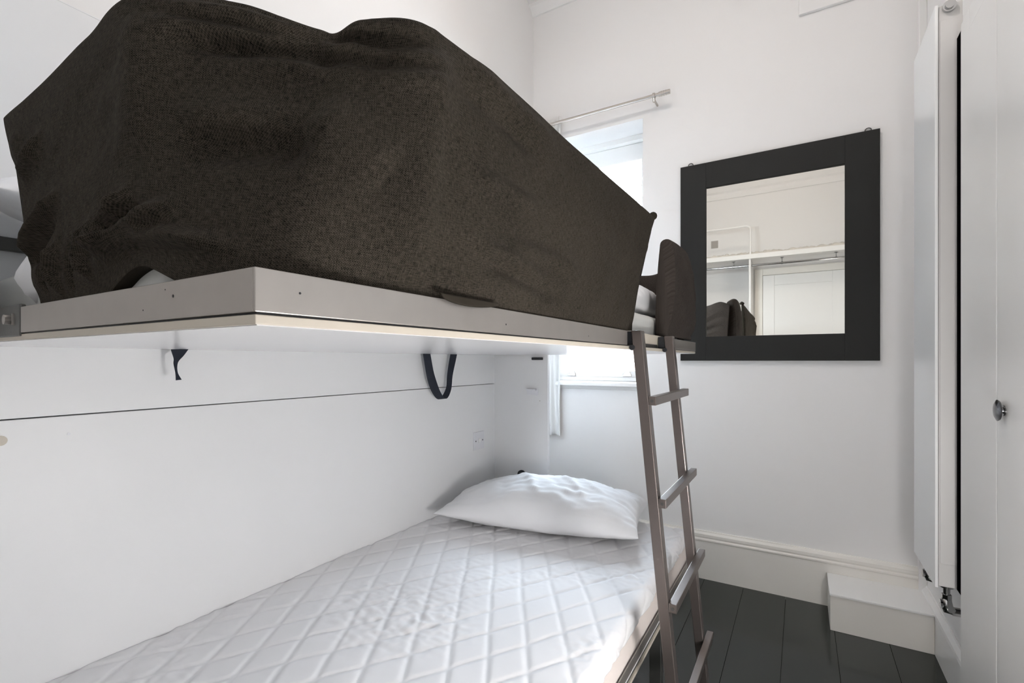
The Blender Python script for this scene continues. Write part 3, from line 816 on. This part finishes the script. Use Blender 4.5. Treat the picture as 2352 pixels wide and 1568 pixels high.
# ------------------------------------------------------------------ mirror
mi = thing('wall_mirror', (-0.127, YF, H), 'large mirror in a wide black wooden frame on the end wall', 'mirror')
mx0, mx1, mz0, mz1 = -0.558, 0.304, H + 0.0, H + 1.041
ix0, ix1, iz0, iz1 = -0.429, 0.174, H + 0.126, H + 0.909
yw = YF - 0.022
box('frame_stile', M_frame, mx0, ix0, yw, YF - 0.001, mz0, mz1, mi, bevel=0.0015)
box('frame_stile', M_frame, ix1, mx1, yw, YF - 0.001, mz0, mz1, mi, bevel=0.0015)
box('frame_rail', M_frame, ix0, ix1, yw, YF - 0.001, mz0, iz0, mi, bevel=0.0015)
box('frame_rail', M_frame, ix0, ix1, yw, YF - 0.001, iz1, mz1, mi, bevel=0.0015)
box('mirror_glass', M_mirror, ix0, ix1, YF - 0.010, YF - 0.004, iz0, iz1, mi)
for xx in (-0.508, 0.262):
    pts = [(xx + 0.012 * math.cos(t), YF - 0.006, mz1 + 0.006 + 0.011 * math.sin(t)) for t in np.linspace(-0.5, math.pi + 0.5, 14)]
    MB().tube(pts, 0.0022, 8).build('hanging_ring', M_dsteel, mi, smooth=True)

# ------------------------------------------------------------------ curtain rod and curtain
cr = thing('curtain_rod', (-0.95, 2.64, H + 1.44), 'slim brushed metal curtain rod above the sash window', 'curtain rod')
zr = H + 1.440
MB().tube([(-1.455, 2.645, zr), (-0.66, 2.645, zr)], 0.0095, 14).build('rod', M_rod, cr, smooth=True)
q = MB(); q.tube([(-0.66, 2.645, zr), (-0.600, 2.645, zr)], 0.0125, 16)
for a in (-0.648, -0.636, -0.624): q.tube([(a, 2.645, zr), (a + 0.004, 2.645, zr)], 0.0138, 16)
q.build('finial', M_rod, cr, smooth=True)
q = MB(); q.tube([(-0.692, 2.645, zr), (-0.680, 2.645, zr)], 0.015, 16)
q.tube([(-0.686, 2.645, zr - 0.012), (-0.686, 2.645, zr - 0.034)], 0.007, 12); q.tube([(-0.686, 2.645, zr - 0.020), (-0.686, YF, zr - 0.020)], 0.006, 12)
q.build('rod_bracket', M_rod, cr, smooth=True)
q = MB(); q.tube([(-1.445, 2.645, zr), (-1.445, YF, zr)], 0.006, 12); q.build('rod_bracket', M_rod, cr, smooth=True)
# curtain: a bunched narrow drop with header above the rod
n1, n2 = 60, 60
u = np.linspace(0, 1, n1); zc = np.linspace(H - 0.456, zr + 0.042, n2)
U, Zc = np.meshgrid(u, zc, indexing='ij')
fold = 0.016 * np.sin(U * 17 + 0.6 * np.sin(Zc * 3)) + 0.006 * np.sin(U * 41 + Zc * 4)
pin = 1 - 0.35 * np.exp(-((Zc - zr) / 0.02) ** 2)
Xc = -1.425 + U * (0.168 + 0.008 * np.sin(Zc * 5)) + 0.010 * np.clip((zr - 0.1 - Zc) / 1.8, 0, 1) * (U - 0.5)
P = np.stack([Xc, 2.682 + fold * pin + 0 * Zc, Zc + 0.006 * np.sin(U * 9) * np.clip((Zc - zr) / 0.04, 0, 1)], -1)
cu = grid_obj('curtain', P, M_curt)
md = cu.modifiers.new('cloth_thickness', 'SOLIDIFY'); md.thickness = 0.002
tag(cu, 'narrow white curtain gathered beside the window', 'curtain')
hm = P[:, :5].copy(); hm[..., 1] -= 0.004; hm[..., 2] = (H - 0.456) + np.linspace(0, 0.055, 5)[None, :]
h_ = grid_obj('hem', hm, M_curt, cu)

# ------------------------------------------------------------------ light switch plate
sw = thing('light_switch', (XB, 1.937, H - 0.39), 'square white switch plate on the panel above the pillow', 'light switch')
box('face_plate', M_switch, XB, XB + 0.007, 1.894, 1.980, H - 0.433, H - 0.347, sw, bevel=0.002)
box('rocker', M_rad, XB + 0.007, XB + 0.011, 1.930, 1.944, H - 0.400, H - 0.380, sw, bevel=0.0015)
for yy in (1.908, 1.966):
    MB().tube([(XB + 0.007, yy, H - 0.39), (XB + 0.008, yy, H - 0.39)], 0.0035, 10).build('screw', M_dsteel, sw)

# ------------------------------------------------------------------ boxed step
stp = thing('boxed_step', (0.28, 2.58, 0), 'low cream boxed step in the corner below the mirror', 'step')
box('riser', M_cream, 0.107, 0.4485, 2.465, 2.483, 0, 0.148, stp, bevel=0.0015)
box('side_board', M_cream, 0.107, 0.125, 2.483, YF - 0.021, 0, 0.148, stp, bevel=0.0015)
box('tread', M_gloss, 0.104, 0.4485, 2.460, YF - 0.0205, 0.148, 0.158, stp, bevel=0.002)

# ------------------------------------------------------------------ radiator
ra = thing('radiator', (0.40, 2.13, H - 0.70), 'tall white panel radiator standing upright on the side wall', 'radiator')
rz0, rz1 = H - 0.705, H + 1.105
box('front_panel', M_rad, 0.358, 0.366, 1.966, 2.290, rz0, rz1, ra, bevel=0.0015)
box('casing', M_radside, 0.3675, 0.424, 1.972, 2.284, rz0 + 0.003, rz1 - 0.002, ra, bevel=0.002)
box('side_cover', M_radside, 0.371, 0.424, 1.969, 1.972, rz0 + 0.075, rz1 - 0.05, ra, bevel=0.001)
q = MB()
q.tube([(0.392, 1.974, H + 1.092), (0.392, 1.962, H + 1.092)], 0.017, 18); q.tube([(0.392, 1.962, H + 1.092), (0.392, 1.956, H + 1.092)], 0.011, 16)
q.build('air_vent', M_chrome, ra, smooth=True)
for yy in (2.000, 2.255):
    q = MB()
    q.tube([(0.392, yy, rz0 + 0.004), (0.392, yy, rz0 - 0.006)], 0.017, 16)
    q.tube([(0.392, yy, rz0 - 0.006), (0.392, yy, rz0 - 0.030)], 0.009, 14)
    q.tube([(0.392, yy, rz0 - 0.028), (0.392, yy, rz0 - 0.046)], 0.013, 6)
    q.tube([(0.392, yy, rz0 - 0.042), (0.391, yy, rz0 - 0.058), (0.396, yy, rz0 - 0.074), (0.410, yy, rz0 - 0.078)], [0.012, 0.016, 0.016, 0.012], 16)
    q.tube([(0.405, yy, rz0 - 0.078), (0.425, yy, rz0 - 0.078)], 0.013, 6)
    q.tube([(0.425, yy, rz0 - 0.078), (XR - 0.001, yy, rz0 - 0.078)], 0.0085, 14)
    q.tube([(0.392, yy, rz0 - 0.060), (0.376, yy, rz0 - 0.060)], [0.012, 0.014], 14)
    q.build('valve', M_chrome, ra, smooth=True)
for yy in (2.03, 2.20):
    for zz in (rz1 - 0.3, rz0 + 0.2):
        box('wall_bracket', M_radside, 0.424, XR, yy, yy + 0.03, zz, zz + 0.1, ra)

# ------------------------------------------------------------------ built-in wardrobe
wd = thing('wardrobe', (0.43, 1.0, 0), 'white built-in wardrobe with a round metal knob beside the radiator', 'wardrobe')
wz = H + 0.980
box('carcass', M_gloss, 0.415, XR - 0.001, 0.20, 1.875, 0, wz, wd)
box('stile', M_gloss, 0.400, 0.415, 1.800, 1.882, 0, wz, wd, bevel=0.002)
box('stile', M_gloss, 0.400, 0.415, 0.20, 0.28, 0, wz, wd, bevel=0.002)
box('top_rail', M_gloss, 0.400, 0.415, 0.281, 1.799, H + 0.918, wz, wd, bevel=0.002)
box('plinth', M_gloss, 0.400, 0.415, 0.281, 1.799, 0, 0.09, wd, bevel=0.002)
box('gap_shade_fill', M_gapshade, 0.403, XR - 0.001, 1.8825, 1.936, H - 0.69, wz - 0.01, wd)  # solid black strip: the dark of the gap by the radiator put in as colour
for ya, yb, kn in ((1.573, 1.797, None), (0.93, 1.570, 1.522), (0.283, 0.927, 0.90)):
    d = box('door', M_gloss, 0.398, 0.4149, ya, yb, 0.092, H + 0.916, wd, bevel=0.002)
    if kn:
        q = MB()
        q.tube([(0.398, kn, H - 0.114), (0.3955, kn, H - 0.114)], 0.012, 18)
        q.tube([(0.3955, kn, H - 0.114), (0.390, kn, H - 0.114)], [0.007, 0.006], 14)
        q.tube([(0.391, kn, H - 0.114), (0.389, kn, H - 0.114), (0.386, kn, H - 0.114), (0.383, kn, H - 0.114), (0.381, kn, H - 0.114)], [0.012, 0.023, 0.0245, 0.018, 0.005], 24)
        q.build('knob', M_knob, d, smooth=True)

# ------------------------------------------------------------------ shelf, rail and things above the door (seen in the mirror)
sh = thing('high_shelf', (-0.5, YN, H + 1.08), 'long white shelf above the door with a hanging rail below', 'shelf')
box('shelf_board', M_gloss, XL + 0.002, XR - 0.002, YN + 0.001, -0.25, H + 1.079, H + 1.128, sh, bevel=0.002)
box('upright', M_gloss, -0.475, -0.457, YN + 0.026, -0.262, 0, H + 1.079, sh, bevel=0.001)
MB().tube([(XL + 0.003, -0.35, H + 1.022), (XR - 0.003, -0.35, H + 1.022)], 0.0115, 14).build('hanging_rail', M_chrome, sh, smooth=True)
for xx in (-1.15, -0.63, -0.17, 0.30):
    q = MB(); q.tube([(xx, -0.35, H + 1.079), (xx, -0.35, H + 1.074)], 0.016, 14); q.tube([(xx, -0.35, H + 1.074), (xx, -0.35, H + 1.03)], 0.004, 10)
    q.tube([(xx - 0.008, -0.35, H + 1.022), (xx + 0.008, -0.35, H + 1.022)], 0.0145, 14)
    q.build('rail_hanger', M_chrome, sh, smooth=True)
lp = [(-1.36, -0.30, H + 1.128), (-1.36, -0.30, H + 1.40)] + [(-1.36 + 0.04 - 0.04 * math.cos(t), -0.30, H + 1.40 + 0.04 * math.sin(t)) for t in np.linspace(0.2, math.pi / 2, 6)] + \
     [(-0.464 - 0.045 + 0.045 * math.sin(t), -0.30, H + 1.395 + 0.045 * math.cos(t)) for t in np.linspace(0, math.pi / 2, 7)] + [(-0.464, -0.30, H + 1.128)]
o = MB().tube(lp, 0.010, 10).build('metal_hoop', M_gloss, smooth=True)
tag(o, 'white tubular metal hoop standing on the high shelf', 'hoop')
n1, n2 = 150, 10
U, V = np.meshgrid(np.linspace(0, 1, n1), np.linspace(0, 1, n2), indexing='ij')
P = np.stack([-1.30 + 1.72 * U, -0.50 + 0.16 * V, H + 1.131 + 0.040 * np.sin(np.pi * V)], -1)
P[..., 2] += 0.03 * np.abs(vnoise(P, 22.0, 3)) * np.sin(np.pi * V); P[..., 1] += 0.03 * vnoise(P, 14.0, 8)
o = grid_obj('plastic_wrap', P, M_plast)
md = o.modifiers.new('film_thickness', 'SOLIDIFY'); md.thickness = 0.001
tag(o, 'crumpled clear plastic wrap lying along the high shelf', 'plastic wrap')
vt = thing('air_vent', (-0.86, YN, H + 1.35), 'small square grey vent on the wall above the high shelf', 'vent')
box('vent_frame', M_vent, -0.900, -0.824, YN, YN + 0.004, H + 1.306, H + 1.392, vt, bevel=0.001)
for k in range(5):
    box('slat', M_vent, -0.892, -0.832, YN + 0.004, YN + 0.008, H + 1.314 + k * 0.0155, H + 1.322 + k * 0.0155, vt)

# ------------------------------------------------------------------ unseen fill lights added to even out the room
cl = thing('ceiling_fill', (-0.42, 1.10, ZC), 'unseen round opal fill fixture added overhead', 'fill light')  # no such fixture known; added out of view as the main fill
n = 40
pr = [(0.0, -0.095), (0.08, -0.09), (0.13, -0.07), (0.16, -0.035), (0.165, -0.012)]
def lathe(pr, cx, cy, cz, n=40):
    a = np.linspace(0, 2 * math.pi, n, endpoint=False)
    return np.stack([np.stack([cx + max(r, 0.001) * np.cos(a), cy + max(r, 0.001) * np.sin(a), cz + z + 0 * a], -1) for r, z in pr], 0)
grid_obj('diffuser', lathe(pr, -0.42, 1.10, ZC, 16), mat_emit('ceiling_fill_glow', (1, 0.935, 0.87), FILL_CEIL), cl, closed_v=True, caps=True)
grid_obj('rim', lathe([(0.172, 0), (0.172, -0.014), (0.166, -0.014), (0.166, 0)], -0.42, 1.10, ZC), M_gloss, cl, closed_v=True)

LX, LY, LZ, LR = 0.30, 0.66, 0.70, 0.085
fl_ = thing('floor_fill', (LX, LY, 0), 'unseen white globe fill fixture added beside the wardrobe', 'floor lamp')  # invented source, placed out of view to brighten the space under the bunk
grid_obj('base', lathe([(0.0, 0), (0.11, 0), (0.11, 0.012), (0.02, 0.022), (0.0, 0.022)], LX, LY, 0), M_steel, fl_, closed_v=True)
MB().tube([(LX, LY, 0.02), (LX, LY, LZ - LR + 0.005)], 0.009, 12).build('pole', M_steel, fl_, smooth=True)
tt = np.linspace(-math.pi / 2 + 0.15, math.pi / 2 - 0.15, 9)
grid_obj('shade', lathe([(LR * math.cos(t), LR * math.sin(t)) for t in tt], LX, LY, LZ, 14), mat_emit('floor_fill_glow', (1, 0.98, 0.97), FILL_FLOOR), fl_, closed_v=True, caps=True)
